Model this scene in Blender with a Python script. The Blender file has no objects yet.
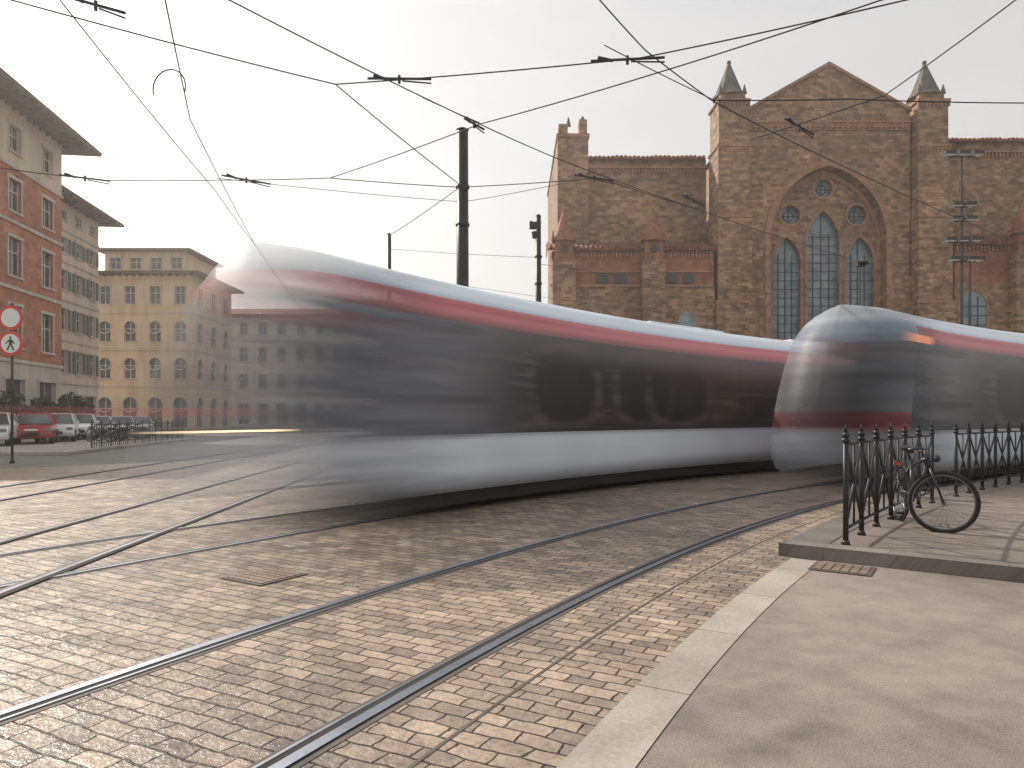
import bpy, math, random
from math import sin, cos, radians, degrees, pi, sqrt
from mathutils import Vector, Matrix
random.seed(4)
sc = bpy.context.scene
COL = sc.collection
sc.view_settings.view_transform = 'Standard'
sc.view_settings.look = 'None'
sc.view_settings.exposure = 0

# ------------------------------------------------------------------ helpers
def empty(name, loc=(0,0,0), rz=0.0):
    e = bpy.data.objects.new(name, None)
    COL.objects.link(e); e.location = loc; e.rotation_euler = (0,0,rz)
    e.empty_display_size = 0.3
    return e

class MB:
    def __init__(s):
        s.v=[]; s.f=[]; s.m=[]; s.uv=None
    def add(s, vs, fs, mat=0):
        o=len(s.v); s.v+= [tuple(p) for p in vs]
        for f in fs:
            s.f.append(tuple(i+o for i in f)); s.m.append(mat)
    def box(s, x0,x1,y0,y1,z0,z1, mat=0):
        s.add([(x0,y0,z0),(x1,y0,z0),(x1,y1,z0),(x0,y1,z0),(x0,y0,z1),(x1,y0,z1),(x1,y1,z1),(x0,y1,z1)],
              [(3,2,1,0),(4,5,6,7),(0,1,5,4),(1,2,6,5),(2,3,7,6),(3,0,4,7)],mat)
    def cyl(s, a,b,r1,r2=None,n=10,mat=0,cap=True):
        if r2 is None: r2=r1
        a=Vector(a); b=Vector(b); d=(b-a).normalized()
        t = Vector((0,0,1)) if abs(d.z)<0.95 else Vector((1,0,0))
        e1=d.cross(t).normalized(); e2=d.cross(e1)
        vs=[];fs=[]
        for i in range(n):
            an=2*pi*i/n; q=e1*cos(an)+e2*sin(an)
            vs.append(a+q*r1); vs.append(b+q*r2)
        for i in range(n):
            j=(i+1)%n; fs.append((2*i,2*i+1,2*j+1,2*j))
        if cap:
            fs.append(tuple(2*i for i in range(n))); fs.append(tuple(2*i+1 for i in reversed(range(n))))
        s.add(vs,fs,mat)
    def sph(s,c,r,n=10,mat=0,sz=1.0):
        vs=[];fs=[]; m=max(4,n//2)
        for i in range(m+1):
            ph=pi*i/m
            for j in range(n):
                th=2*pi*j/n
                vs.append((c[0]+r*sin(ph)*cos(th),c[1]+r*sin(ph)*sin(th),c[2]+r*sz*cos(ph)))
        for i in range(m):
            for j in range(n):
                k=(j+1)%n
                fs.append((i*n+j,(i+1)*n+j,(i+1)*n+k,i*n+k))
        s.add(vs,fs,mat)
    def torus(s,c,R,r,axis=(0,1,0),n=36,m=6,mat=0,a0=0,a1=2*pi):
        ax=Vector(axis).normalized(); t=Vector((0,0,1)) if abs(ax.z)<.9 else Vector((1,0,0))
        e1=ax.cross(t).normalized(); e2=ax.cross(e1); c=Vector(c)
        full=abs(a1-a0-2*pi)<1e-4; N=n if full else n+1
        vs=[];fs=[]
        for i in range(N):
            an=a0+(a1-a0)*i/n; q=e1*cos(an)+e2*sin(an)
            for j in range(m):
                b=2*pi*j/m; vs.append(c+q*(R+r*cos(b))+ax*r*sin(b))
        for i in range(n):
            k=(i+1)%N
            for j in range(m):
                l=(j+1)%m; fs.append((i*m+j,k*m+j,k*m+l,i*m+l))
        s.add(vs,fs,mat)
    def prism(s, pts, y0,y1, mat=0):   # pts in xz plane, extruded along y
        n=len(pts)
        vs=[(p[0],y0,p[1]) for p in pts]+[(p[0],y1,p[1]) for p in pts]
        fs=[tuple(range(n)),tuple(range(2*n-1,n-1,-1))]
        for i in range(n):
            j=(i+1)%n; fs.append((i,i+n,j+n,j))
        s.add(vs,fs,mat)
    def obj(s,name,mats,parent=None,smooth=False,loc=(0,0,0),rz=0.0,bevel=0,uvs=None):
        me=bpy.data.meshes.new(name); me.from_pydata(s.v,[],s.f)
        for m in mats: me.materials.append(m)
        me.polygons.foreach_set('material_index',s.m)
        if smooth: me.polygons.foreach_set('use_smooth',[True]*len(me.polygons))
        if uvs:
            l=me.uv_layers.new(name='UVMap')
            for lp in me.loops: l.data[lp.index].uv=uvs[lp.vertex_index]
        me.update()
        o=bpy.data.objects.new(name,me); COL.objects.link(o)
        o.location=loc; o.rotation_euler=(0,0,rz)
        if parent: o.parent=parent
        if bevel:
            b=o.modifiers.new('bevel','BEVEL'); b.width=bevel; b.segments=2; b.limit_method='ANGLE'
        return o

# ------------------------------------------------------------------ materials
def nmat(name):
    m=bpy.data.materials.new(name); m.use_nodes=True
    nt=m.node_tree; b=nt.nodes['Principled BSDF']
    return m,nt,b
def N(nt,t,**k):
    n=nt.nodes.new(t)
    for a,v in k.items(): setattr(n,a,v)
    return n
def mixc(nt,f,a,b,mode='MIX'):
    n=nt.nodes.new('ShaderNodeMix'); n.data_type='RGBA'; n.blend_type=mode
    for i,x in ((0,f),(6,a),(7,b)):
        if isinstance(x,(int,float)): n.inputs[i].default_value=x
        elif isinstance(x,tuple): n.inputs[i].default_value=x+(1,) if len(x)==3 else x
        else: nt.links.new(x,n.inputs[i])
    return n.outputs[2]
def ramp(nt,src,stops):
    r=nt.nodes.new('ShaderNodeValToRGB'); e=r.color_ramp.elements
    while len(e)<len(stops): e.new(0.5)
    for i,(p,c) in enumerate(stops):
        e[i].position=p; e[i].color=tuple(c)+(1,) if len(c)==3 else c
    nt.links.new(src,r.inputs[0]); return r.outputs[0]
def math_(nt,op,a,b=None,c=None):
    n=nt.nodes.new('ShaderNodeMath'); n.operation=op
    for i,x in enumerate((a,b,c)):
        if x is None: continue
        if isinstance(x,(int,float)): n.inputs[i].default_value=x
        else: nt.links.new(x,n.inputs[i])
    return n.outputs[0]
def noise(nt,vec,scale,detail=3,rough=.55):
    n=nt.nodes.new('ShaderNodeTexNoise'); n.inputs['Scale'].default_value=scale
    n.inputs['Detail'].default_value=min(detail,3); n.inputs['Roughness'].default_value=rough
    if vec is not None: nt.links.new(vec,n.inputs['Vector'])
    return n.outputs['Fac']
def mapr(nt,src,a,b,c=0,d=1,smooth=False):
    n=nt.nodes.new('ShaderNodeMapRange')
    if smooth: n.interpolation_type='SMOOTHSTEP'
    nt.links.new(src,n.inputs[0])
    for i,x in enumerate((a,b,c,d)): n.inputs[i+1].default_value=x
    return n.outputs[0]
def bump(nt,b,h,strength,dist=.01,prev=None):
    n=nt.nodes.new('ShaderNodeBump'); n.inputs['Strength'].default_value=strength
    n.inputs['Distance'].default_value=dist; nt.links.new(h,n.inputs['Height'])
    nt.links.new(n.outputs[0],b.inputs['Normal']); return n
def simple(name,col,rough=.6,metal=0,var=.25,scale=3,spec=None,emit=0):
    m,nt,b=nmat(name)
    g=N(nt,'ShaderNodeTexCoord')
    f=noise(nt,g.outputs['Object'],scale,3)
    lo=tuple(c*(1-var) for c in col); hi=tuple(min(1,c*(1+var)) for c in col)
    c=ramp(nt,f,[(.3,lo),(.7,hi)]); nt.links.new(c,b.inputs['Base Color'])
    b.inputs['Roughness'].default_value=rough; b.inputs['Metallic'].default_value=metal
    if spec is not None: b.inputs['Specular IOR Level'].default_value=spec
    return m
def wallcoord(nt):
    g=N(nt,'ShaderNodeNewGeometry'); s=N(nt,'ShaderNodeSeparateXYZ'); nt.links.new(g.outputs['Position'],s.inputs[0])
    c=N(nt,'ShaderNodeCombineXYZ'); nt.links.new(math_(nt,'ADD',s.outputs[0],s.outputs[1]),c.inputs[0]); nt.links.new(s.outputs[2],c.inputs[1])
    return g.outputs['Position'], c.outputs[0], s
def brickwall(name,c1,c2,mortar,bw,rh,ms,stain=.35,bs=.5):
    m,nt,b=nmat(name); pos,uv,s=wallcoord(nt)
    dn=N(nt,'ShaderNodeTexNoise'); dn.inputs['Scale'].default_value=2.2; nt.links.new(pos,dn.inputs['Vector'])
    vm=N(nt,'ShaderNodeVectorMath',operation='MULTIPLY_ADD'); nt.links.new(dn.outputs['Color'],vm.inputs[0]); vm.inputs[1].default_value=(.12,.1,0); nt.links.new(uv,vm.inputs[2])
    t=N(nt,'ShaderNodeTexBrick'); nt.links.new(vm.outputs[0],t.inputs['Vector'])
    t.inputs['Scale'].default_value=1; t.inputs['Brick Width'].default_value=bw; t.inputs['Row Height'].default_value=rh
    t.inputs['Mortar Size'].default_value=ms; t.inputs['Mortar Smooth'].default_value=.4
    t.inputs['Color1'].default_value=c1+(1,); t.inputs['Color2'].default_value=c2+(1,); t.inputs['Mortar'].default_value=mortar+(1,)
    n1=noise(nt,pos,.25,6,.6); n2=noise(nt,pos,1.7,5,.65)
    c=mixc(nt,1.0,t.outputs['Color'],ramp(nt,n1,[(.3,(1-stain,)*3),(.7,(1.15,1.12,1.08))]),'MULTIPLY')
    c=mixc(nt,1.0,c,ramp(nt,n2,[(.25,(.55,.53,.52)),(.5,(1,1,1)),(.8,(1.4,1.33,1.25))]),'MULTIPLY')
    nt.links.new(c,b.inputs['Base Color']); b.inputs['Roughness'].default_value=.9
    h=math_(nt,'ADD',math_(nt,'MULTIPLY',t.outputs['Fac'],-1.0),math_(nt,'MULTIPLY',n2,1.2))
    bump(nt,b,h,bs,.06); return m
def plaster(name,col,var=.15):
    m,nt,b=nmat(name); pos,uv,s=wallcoord(nt)
    n1=noise(nt,pos,.35,6,.6); 
    mp=N(nt,'ShaderNodeMapping'); mp.inputs['Scale'].default_value=(1.5,.12,1); nt.links.new(uv,mp.inputs[0])
    n2=noise(nt,mp.outputs[0],1.5,4)
    c=mixc(nt,1.0,col,ramp(nt,n1,[(.3,(1-var,)*3),(.7,(1+var*.6,)*3)]),'MULTIPLY')
    c=mixc(nt,1.0,c,ramp(nt,n2,[(.3,(.82,.81,.8)),(.6,(1.05,)*3)]),'MULTIPLY')
    nt.links.new(c,b.inputs['Base Color']); b.inputs['Roughness'].default_value=.9
    return m
def tiles(name,c1=(.40,.18,.11),c2=(.2,.09,.06)):
    m,nt,b=nmat(name); pos,uv,s=wallcoord(nt)
    w=N(nt,'ShaderNodeTexWave'); w.inputs['Scale'].default_value=1.1; nt.links.new(uv,w.inputs[0]); w.inputs['Distortion'].default_value=.6
    n=noise(nt,pos,2.5,5,.7)
    c=ramp(nt,n,[(.3,c2),(.55,c1),(.8,tuple(x*1.5 for x in c1))])
    c=mixc(nt,.6,c,w.outputs['Color'],'MULTIPLY')
    nt.links.new(c,b.inputs['Base Color']); b.inputs['Roughness'].default_value=.9
    bump(nt,b,w.outputs['Fac'],.8,.1); return m
def glassmat(name,col,rough=.15):
    m,nt,b=nmat(name); g=N(nt,'ShaderNodeNewGeometry')
    n=noise(nt,g.outputs['Position'],.9,3)
    nt.links.new(ramp(nt,n,[(.3,tuple(c*.6 for c in col)),(.7,tuple(c*1.4 for c in col))]),b.inputs['Base Color'])
    b.inputs['Roughness'].default_value=rough; b.inputs['Specular IOR Level'].default_value=.6
    return m

def cobble_mat():
    m,nt,b=nmat('cobblestone'); tc=N(nt,'ShaderNodeTexCoord'); uv=tc.outputs['UV']
    dn=N(nt,'ShaderNodeTexNoise'); dn.inputs['Scale'].default_value=5; dn.inputs['Detail'].default_value=3; nt.links.new(uv,dn.inputs['Vector'])
    vm=N(nt,'ShaderNodeVectorMath',operation='MULTIPLY_ADD'); nt.links.new(dn.outputs['Color'],vm.inputs[0]); vm.inputs[1].default_value=(.08,.06,0); nt.links.new(uv,vm.inputs[2])
    t=N(nt,'ShaderNodeTexBrick'); nt.links.new(vm.outputs[0],t.inputs['Vector'])
    t.inputs['Scale'].default_value=1; t.inputs['Brick Width'].default_value=.2; t.inputs['Row Height'].default_value=.108
    t.inputs['Mortar Size'].default_value=.0065; t.inputs['Mortar Smooth'].default_value=.7; t.inputs['Bias'].default_value=0
    t.inputs['Color1'].default_value=(.44,.36,.285,1); t.inputs['Color2'].default_value=(.225,.19,.16,1); t.inputs['Mortar'].default_value=(.055,.045,.038,1)
    n1=noise(nt,uv,.5,5,.6); n2=noise(nt,uv,28,5,.7); n3=noise(nt,uv,3.2,4,.6)
    c=mixc(nt,1.0,t.outputs['Color'],ramp(nt,n1,[(.3,(.70,.70,.72)),(.7,(1.15,1.12,1.08))]),'MULTIPLY')
    c=mixc(nt,1.0,c,ramp(nt,n2,[(.3,(.72,)*3),(.7,(1.22,)*3)]),'MULTIPLY')
    c=mixc(nt,1.0,c,ramp(nt,n3,[(.3,(.76,.76,.78)),(.7,(1.15,1.13,1.1))]),'MULTIPLY')
    nt.links.new(c,b.inputs['Base Color'])
    nt.links.new(ramp(nt,n3,[(.3,(.28,)*3),(.7,(.52,)*3)]),b.inputs['Roughness'])
    h=math_(nt,'ADD',math_(nt,'MULTIPLY',t.outputs['Fac'],-1.0),math_(nt,'ADD',math_(nt,'MULTIPLY',n2,.45),math_(nt,'MULTIPLY',n3,1.2)))
    bump(nt,b,h,.95,.022); return m
def slab_mat(name,c1,c2,w=.6,l=1.1,rough=.75):
    m,nt,b=nmat(name); tc=N(nt,'ShaderNodeTexCoord'); uv=tc.outputs['UV']
    t=N(nt,'ShaderNodeTexBrick'); nt.links.new(uv,t.inputs['Vector'])
    t.inputs['Scale'].default_value=1; t.inputs['Brick Width'].default_value=w; t.inputs['Row Height'].default_value=l
    t.inputs['Mortar Size'].default_value=.006; t.offset=0
    t.inputs['Color1'].default_value=c1+(1,); t.inputs['Color2'].default_value=c2+(1,); t.inputs['Mortar'].default_value=(.12,.11,.1,1)
    n2=noise(nt,uv,35,5,.7); n1=noise(nt,uv,1.5,5,.6)
    c=mixc(nt,1.0,t.outputs['Color'],ramp(nt,n2,[(.3,(.8,)*3),(.7,(1.15,)*3)]),'MULTIPLY')
    c=mixc(nt,1.0,c,ramp(nt,n1,[(.3,(.74,)*3),(.7,(1.1,)*3)]),'MULTIPLY')
    nt.links.new(c,b.inputs['Base Color']); b.inputs['Roughness'].default_value=rough
    bump(nt,b,n2,.3,.005); return m
def asphalt_mat(name,col,var=.25,grain=90):
    m,nt,b=nmat(name); g=N(nt,'ShaderNodeNewGeometry'); p=g.outputs['Position']
    n1=noise(nt,p,.6,6,.6); n2=noise(nt,p,grain,3,.8); n3=noise(nt,p,3.5,6,.7)
    c=mixc(nt,1.0,col,ramp(nt,n1,[(.3,(1-var,)*3),(.7,(1+var*.6,)*3)]),'MULTIPLY')
    c=mixc(nt,1.0,c,ramp(nt,n2,[(.3,(.5,)*3),(.7,(1.5,)*3)]),'MULTIPLY')
    c=mixc(nt,1.0,c,ramp(nt,n3,[(.35,(.82,)*3),(.6,(1.05,)*3)]),'MULTIPLY')
    nt.links.new(c,b.inputs['Base Color']); b.inputs['Roughness'].default_value=.7
    bump(nt,b,n2,.6,.007); return m

M_cob=cobble_mat()
M_granite=slab_mat('granite_strip',(.40,.36,.315),(.34,.31,.275),.9,1.15)
M_kerb=slab_mat('kerb_stone',(.20,.18,.16),(.155,.14,.125),.9,1.2)
M_asph=asphalt_mat('road_asphalt',(.17,.162,.15))
M_path=asphalt_mat('footpath_asphalt',(.265,.228,.20),.25,120)
M_walk=asphalt_mat('sidewalk_asphalt',(.20,.168,.146),.25,100)
M_rail=simple('rail_steel',(.68,.74,.84),.26,1.0,.12,6)
M_groove=simple('rail_groove',(.022,.02,.018),.9)
M_seal=simple('rail_sealant',(.085,.075,.067),.7)
M_black=simple('black_iron',(.022,.022,.024),.45,.3,.3,8)
M_dark=simple('dark_metal',(.04,.042,.046),.5,.4)
M_wire=simple('wire_copper',(.035,.035,.037),.6,.2)
M_church=brickwall('church_stone',(.46,.31,.20),(.21,.13,.085),(.37,.27,.19),.62,.27,.02,.35,.9)
M_church_r=brickwall('church_red_brick',(.42,.17,.11),(.26,.105,.07),(.3,.19,.14),.4,.16,.02,.3,.5)
M_trim=brickwall('church_trim',(.44,.25,.165),(.32,.18,.12),(.32,.21,.15),.3,.12,.02,.2,.3)
M_slate=simple('spire_slate',(.12,.112,.10),.85,0,.4,1.5)
M_tile=tiles('roof_tiles')
M_glass_c=glassmat('church_glass',(.19,.25,.29),.3)
M_lead=simple('window_lead',(.06,.065,.07),.6)
M_redbrick=brickwall('red_brick',(.52,.18,.10),(.40,.135,.08),(.38,.24,.18),.26,.075,.01,.2,.2)
M_cream=plaster('cream_plaster',(.64,.55,.43))
M_yellow=plaster('ochre_plaster',(.60,.49,.34))
M_pale=plaster('pale_plaster',(.60,.56,.50))
M_stone=plaster('stone_trim',(.55,.50,.44))
M_win=glassmat('window_glass',(.06,.07,.08),.12)
M_shut=simple('green_shutter',(.09,.12,.11),.6)
M_eave=simple('eave_wood',(.12,.085,.06),.8)

# ------------------------------------------------------------------ track frame (circle common to both tracks)
CX,CY=30.29,-13.31
R1=35.8; R2=39.95
def pol(R,h):
    a=radians(h); return (CX-R*sin(a), CY+R*cos(a))
def polar_sheet(mb,uvs,R0,R1_,h0,h1,z0,z1=None,nh=120,nr=1,mat=0):
    top = z0 if z1 is None else z1
    vs=[];fs=[]
    for i in range(nh+1):
        h=h0+(h1-h0)*i/nh
        for j in range(nr+1):
            R=R0+(R1_-R0)*j/nr; x,y=pol(R,h); vs.append((x,y,top)); uvs.append((R,radians(h)*36))
    w=nr+1
    for i in range(nh):
        for j in range(nr): fs.append((i*w+j,i*w+j+1,(i+1)*w+j+1,(i+1)*w+j) if h1<h0 else (i*w+j,(i+1)*w+j,(i+1)*w+j+1,i*w+j+1))
    mb.add(vs,fs,mat)
    if z1 is not None:
        def side(pts):
            vs=[];fs=[]
            for (R,h) in pts:
                x,y=pol(R,h); vs+= [(x,y,z0),(x,y,top)]; uvs.append((R,radians(h)*36)); uvs.append((R+.1,radians(h)*36))
            for i in range(len(pts)-1): fs.append((2*i,2*i+2,2*i+3,2*i+1))
            mb.add(vs,fs,mat)
        side([(R1_,h0+(h1-h0)*i/nh) for i in range(nh+1)])
        side([(R0,h0+(h1-h0)*i/nh) for i in range(nh+1)])
        side([(R0,h0),(R1_,h0)]); side([(R0,h1),(R1_,h1)])

mb=MB(); S=2500
mb.add([(-S,-S,-.012),(S,-S,-.012),(S,S,-.012),(-S,S,-.012)],[(0,1,2,3)])
mb.obj('ground',[M_asph])
mb=MB();u=[]; polar_sheet(mb,u,34.11,54,92,-10,0,nh=160,nr=10); mb.obj('cobblestone_paving',[M_cob],uvs=u)
mb=MB();u=[]; polar_sheet(mb,u,33.84,34.108,92,54.0,.003,nh=80); mb.obj('granite_edging',[M_granite],uvs=u)
mb=MB();u=[]; polar_sheet(mb,u,34.60,34.618,92,40,.003,nh=80); mb.obj('paving_joint',[M_seal],uvs=u)
mb=MB();u=[]; polar_sheet(mb,u,14,33.838,92,53.9,-.001,nh=80,nr=2); mb.obj('footpath',[M_path],uvs=u)
mb=MB();u=[]; polar_sheet(mb,u,14,33.84,53.45,-20,-.01,.118,nh=120,nr=2); mb.obj('sidewalk',[M_walk],uvs=u)
mb=MB();u=[]; polar_sheet(mb,u,33.843,34.25,53.9,-20,-.01,.125,nh=120)
polar_sheet(mb,u,14,33.84,53.9,53.453,-.01,.125,nh=2,nr=20); mb.obj('kerb',[M_kerb],uvs=u,bevel=.012)

def rails(name,Rc,h0,h1,nh=160):
    e=empty(name)
    parts={'rail_head':[], 'rail_groove':[], 'sealant':[]}
    for sgn in (-1,1):
        Rr=Rc+sgn*.7175
        inn=-sgn
        parts['sealant'].append((Rr-.095,Rr+.085,.003))
        parts['rail_head'].append((min(Rr,Rr-inn*.058),max(Rr,Rr-inn*.058),.011))
        parts['rail_groove'].append((min(Rr,Rr+inn*.04),max(Rr,Rr+inn*.04),.007))
        a=Rr+inn*.041; b_=Rr+inn*.057
        parts['rail_head'].append((min(a,b_),max(a,b_),.010))
    for k,m in (('rail_head',M_rail),('rail_groove',M_groove),('sealant',M_seal)):
        mb=MB();u=[]
        for a,b_,z in parts[k]: polar_sheet(mb,u,a,b_,h0,h1,z,nh=nh)
        mb.obj(k,[m],e,uvs=u)
    return e
rails('tram_track',R1,92,-8)
rails('tram_track',R2,92,-8)
e=empty('tram_track')
def strip(pa,pb,w,z,mat,name):
    a=Vector(pa+(0,)); b=Vector(pb+(0,)); d=(b-a).normalized(); n=Vector((d.y,-d.x,0))*w/2
    mb=MB(); mb.add([(a-n)+Vector((0,0,z)),(a+n)+Vector((0,0,z)),(b+n)+Vector((0,0,z)),(b-n)+Vector((0,0,z))],[(0,1,2,3)]); mb.obj(name,[mat],e)
for dx in (0,-1.45,-4.0,-5.45):
    strip((-3.75+dx,3.2),(-6.6+dx,42),.15,.0145,M_seal,'sealant')
    strip((-3.75+dx,3.2),(-6.6+dx,42),.05,.0185,M_rail,'rail_head')
    strip((-3.70+dx,3.2),(-6.55+dx,42),.035,.0165,M_groove,'rail_groove')
def grate(name,x,y,rz,w=.5,l=.5,z=.006):
    e=empty(name,(x,y,z),rz); mb=MB()
    mb.box(-w/2,w/2,-l/2,l/2,-.003,.004,0)
    k=6
    for i in range(k):
        for j in range(k):
            a=-w/2+.03+(w-.06)*i/k; b_=-l/2+.03+(l-.06)*j/k
            mb.box(a+.006,a+(w-.06)/k-.006,b_+.006,b_+(l-.06)/k-.006,.0045,.010,1)
    mb.obj('cover',[M_seal,simple('rusty_iron',(.22,.165,.13),.7,.1)],e)
grate('manhole_cover',-2.1,5.95,radians(-32))
grate('manhole_cover',2.95,6.25,radians(-34),.5,.4)

# ------------------------------------------------------------------ tram
def tram_mat(name,kind,fade,haze,opaque=False):
    m,nt,b=nmat(name); tc=N(nt,'ShaderNodeTexCoord'); sp=N(nt,'ShaderNodeSeparateXYZ'); nt.links.new(tc.outputs['UV'],sp.inputs[0])
    s_,z_=sp.outputs[0],sp.outputs[1]
    def streak(sx,sz,seed,det=3):
        c=N(nt,'ShaderNodeCombineXYZ'); nt.links.new(math_(nt,'MULTIPLY',s_,sx),c.inputs[0]); nt.links.new(math_(nt,'MULTIPLY',z_,sz),c.inputs[1]); c.inputs[2].default_value=seed
        return noise(nt,c.outputs[0],1,det,.5)
    rough=.38; spec=.5
    if kind=='white':
        c=ramp(nt,streak(.12,5,1),[(.3,(.66,.71,.79)),(.7,(.80,.84,.90))])
        c=mixc(nt,ramp(nt,streak(.8,.3,5),[(.35,(0,0,0)),(.65,(.3,)*3)]),c,(.52,.57,.66))
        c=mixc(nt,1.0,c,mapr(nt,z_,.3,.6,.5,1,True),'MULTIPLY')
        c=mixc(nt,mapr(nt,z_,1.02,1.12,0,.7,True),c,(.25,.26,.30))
    elif kind=='roof':
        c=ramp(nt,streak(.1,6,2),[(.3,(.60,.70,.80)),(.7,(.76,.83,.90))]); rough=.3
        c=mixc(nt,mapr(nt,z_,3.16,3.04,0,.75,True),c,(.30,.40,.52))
    elif kind=='red':
        c=ramp(nt,streak(.15,8,3),[(.3,(.50,.12,.15)),(.7,(.64,.22,.25))])
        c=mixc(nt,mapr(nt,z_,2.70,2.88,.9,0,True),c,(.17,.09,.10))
    elif kind=='mask':
        c=ramp(nt,streak(.3,6,4),[(.3,(.58,.12,.15)),(.7,(.72,.26,.30))])
    elif kind=='shield':
        c=ramp(nt,streak(.3,2,4),[(.3,(.20,.21,.24)),(.7,(.40,.42,.46))]); rough=.45
    else:
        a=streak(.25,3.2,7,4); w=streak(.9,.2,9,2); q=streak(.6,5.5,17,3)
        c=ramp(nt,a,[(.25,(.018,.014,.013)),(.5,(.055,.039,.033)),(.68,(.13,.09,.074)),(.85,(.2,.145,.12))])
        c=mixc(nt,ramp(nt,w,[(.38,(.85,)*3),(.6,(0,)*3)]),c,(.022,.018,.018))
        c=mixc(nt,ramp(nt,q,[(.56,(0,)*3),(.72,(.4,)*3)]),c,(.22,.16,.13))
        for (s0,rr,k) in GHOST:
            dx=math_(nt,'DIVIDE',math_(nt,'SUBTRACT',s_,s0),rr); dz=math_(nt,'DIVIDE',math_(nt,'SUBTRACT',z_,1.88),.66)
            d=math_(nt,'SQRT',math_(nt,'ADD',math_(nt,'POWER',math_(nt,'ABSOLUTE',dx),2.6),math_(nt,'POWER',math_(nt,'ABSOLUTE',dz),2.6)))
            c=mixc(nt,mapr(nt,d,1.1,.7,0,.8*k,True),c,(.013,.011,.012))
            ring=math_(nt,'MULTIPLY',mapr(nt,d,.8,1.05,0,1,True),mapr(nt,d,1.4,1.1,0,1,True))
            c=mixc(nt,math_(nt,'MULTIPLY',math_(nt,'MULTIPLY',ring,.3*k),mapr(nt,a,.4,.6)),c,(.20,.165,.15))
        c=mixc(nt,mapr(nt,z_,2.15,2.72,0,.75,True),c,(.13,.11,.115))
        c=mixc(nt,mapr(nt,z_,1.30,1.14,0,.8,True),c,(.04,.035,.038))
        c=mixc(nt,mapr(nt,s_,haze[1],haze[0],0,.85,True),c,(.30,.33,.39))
        rough=.32; spec=.4
    nt.links.new(c,b.inputs['Base Color']); b.inputs['Roughness'].default_value=rough; b.inputs['Specular IOR Level'].default_value=spec
    if not opaque:
        al=mapr(nt,s_,fade[0],fade[1]*1.5,0.0,1.5)
        sm=streak(.3,4,11); al=math_(nt,'MINIMUM',math_(nt,'MULTIPLY',al,mapr(nt,sm,.3,.7,.68,1.2)),1.0)
        nt.links.new(al,b.inputs['Alpha'])
    return m
GHOST=[(6.7,.95,1),(9.3,.95,1),(10.6,1.1,.9)]
HALF=[(1.10,.30),(1.19,.38),(1.22,.6),(1.225,.9),(1.225,1.12),(1.22,1.45),(1.21,1.9),(1.19,2.3),(1.16,2.72),(1.11,2.9),(1.04,3.05),(.93,3.2),(.75,3.34),(.5,3.43),(.25,3.475),(0,3.49)]
PROF=[(-a,z) for a,z in HALF]+[(a,z) for a,z in reversed(HALF[:-1])]
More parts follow.
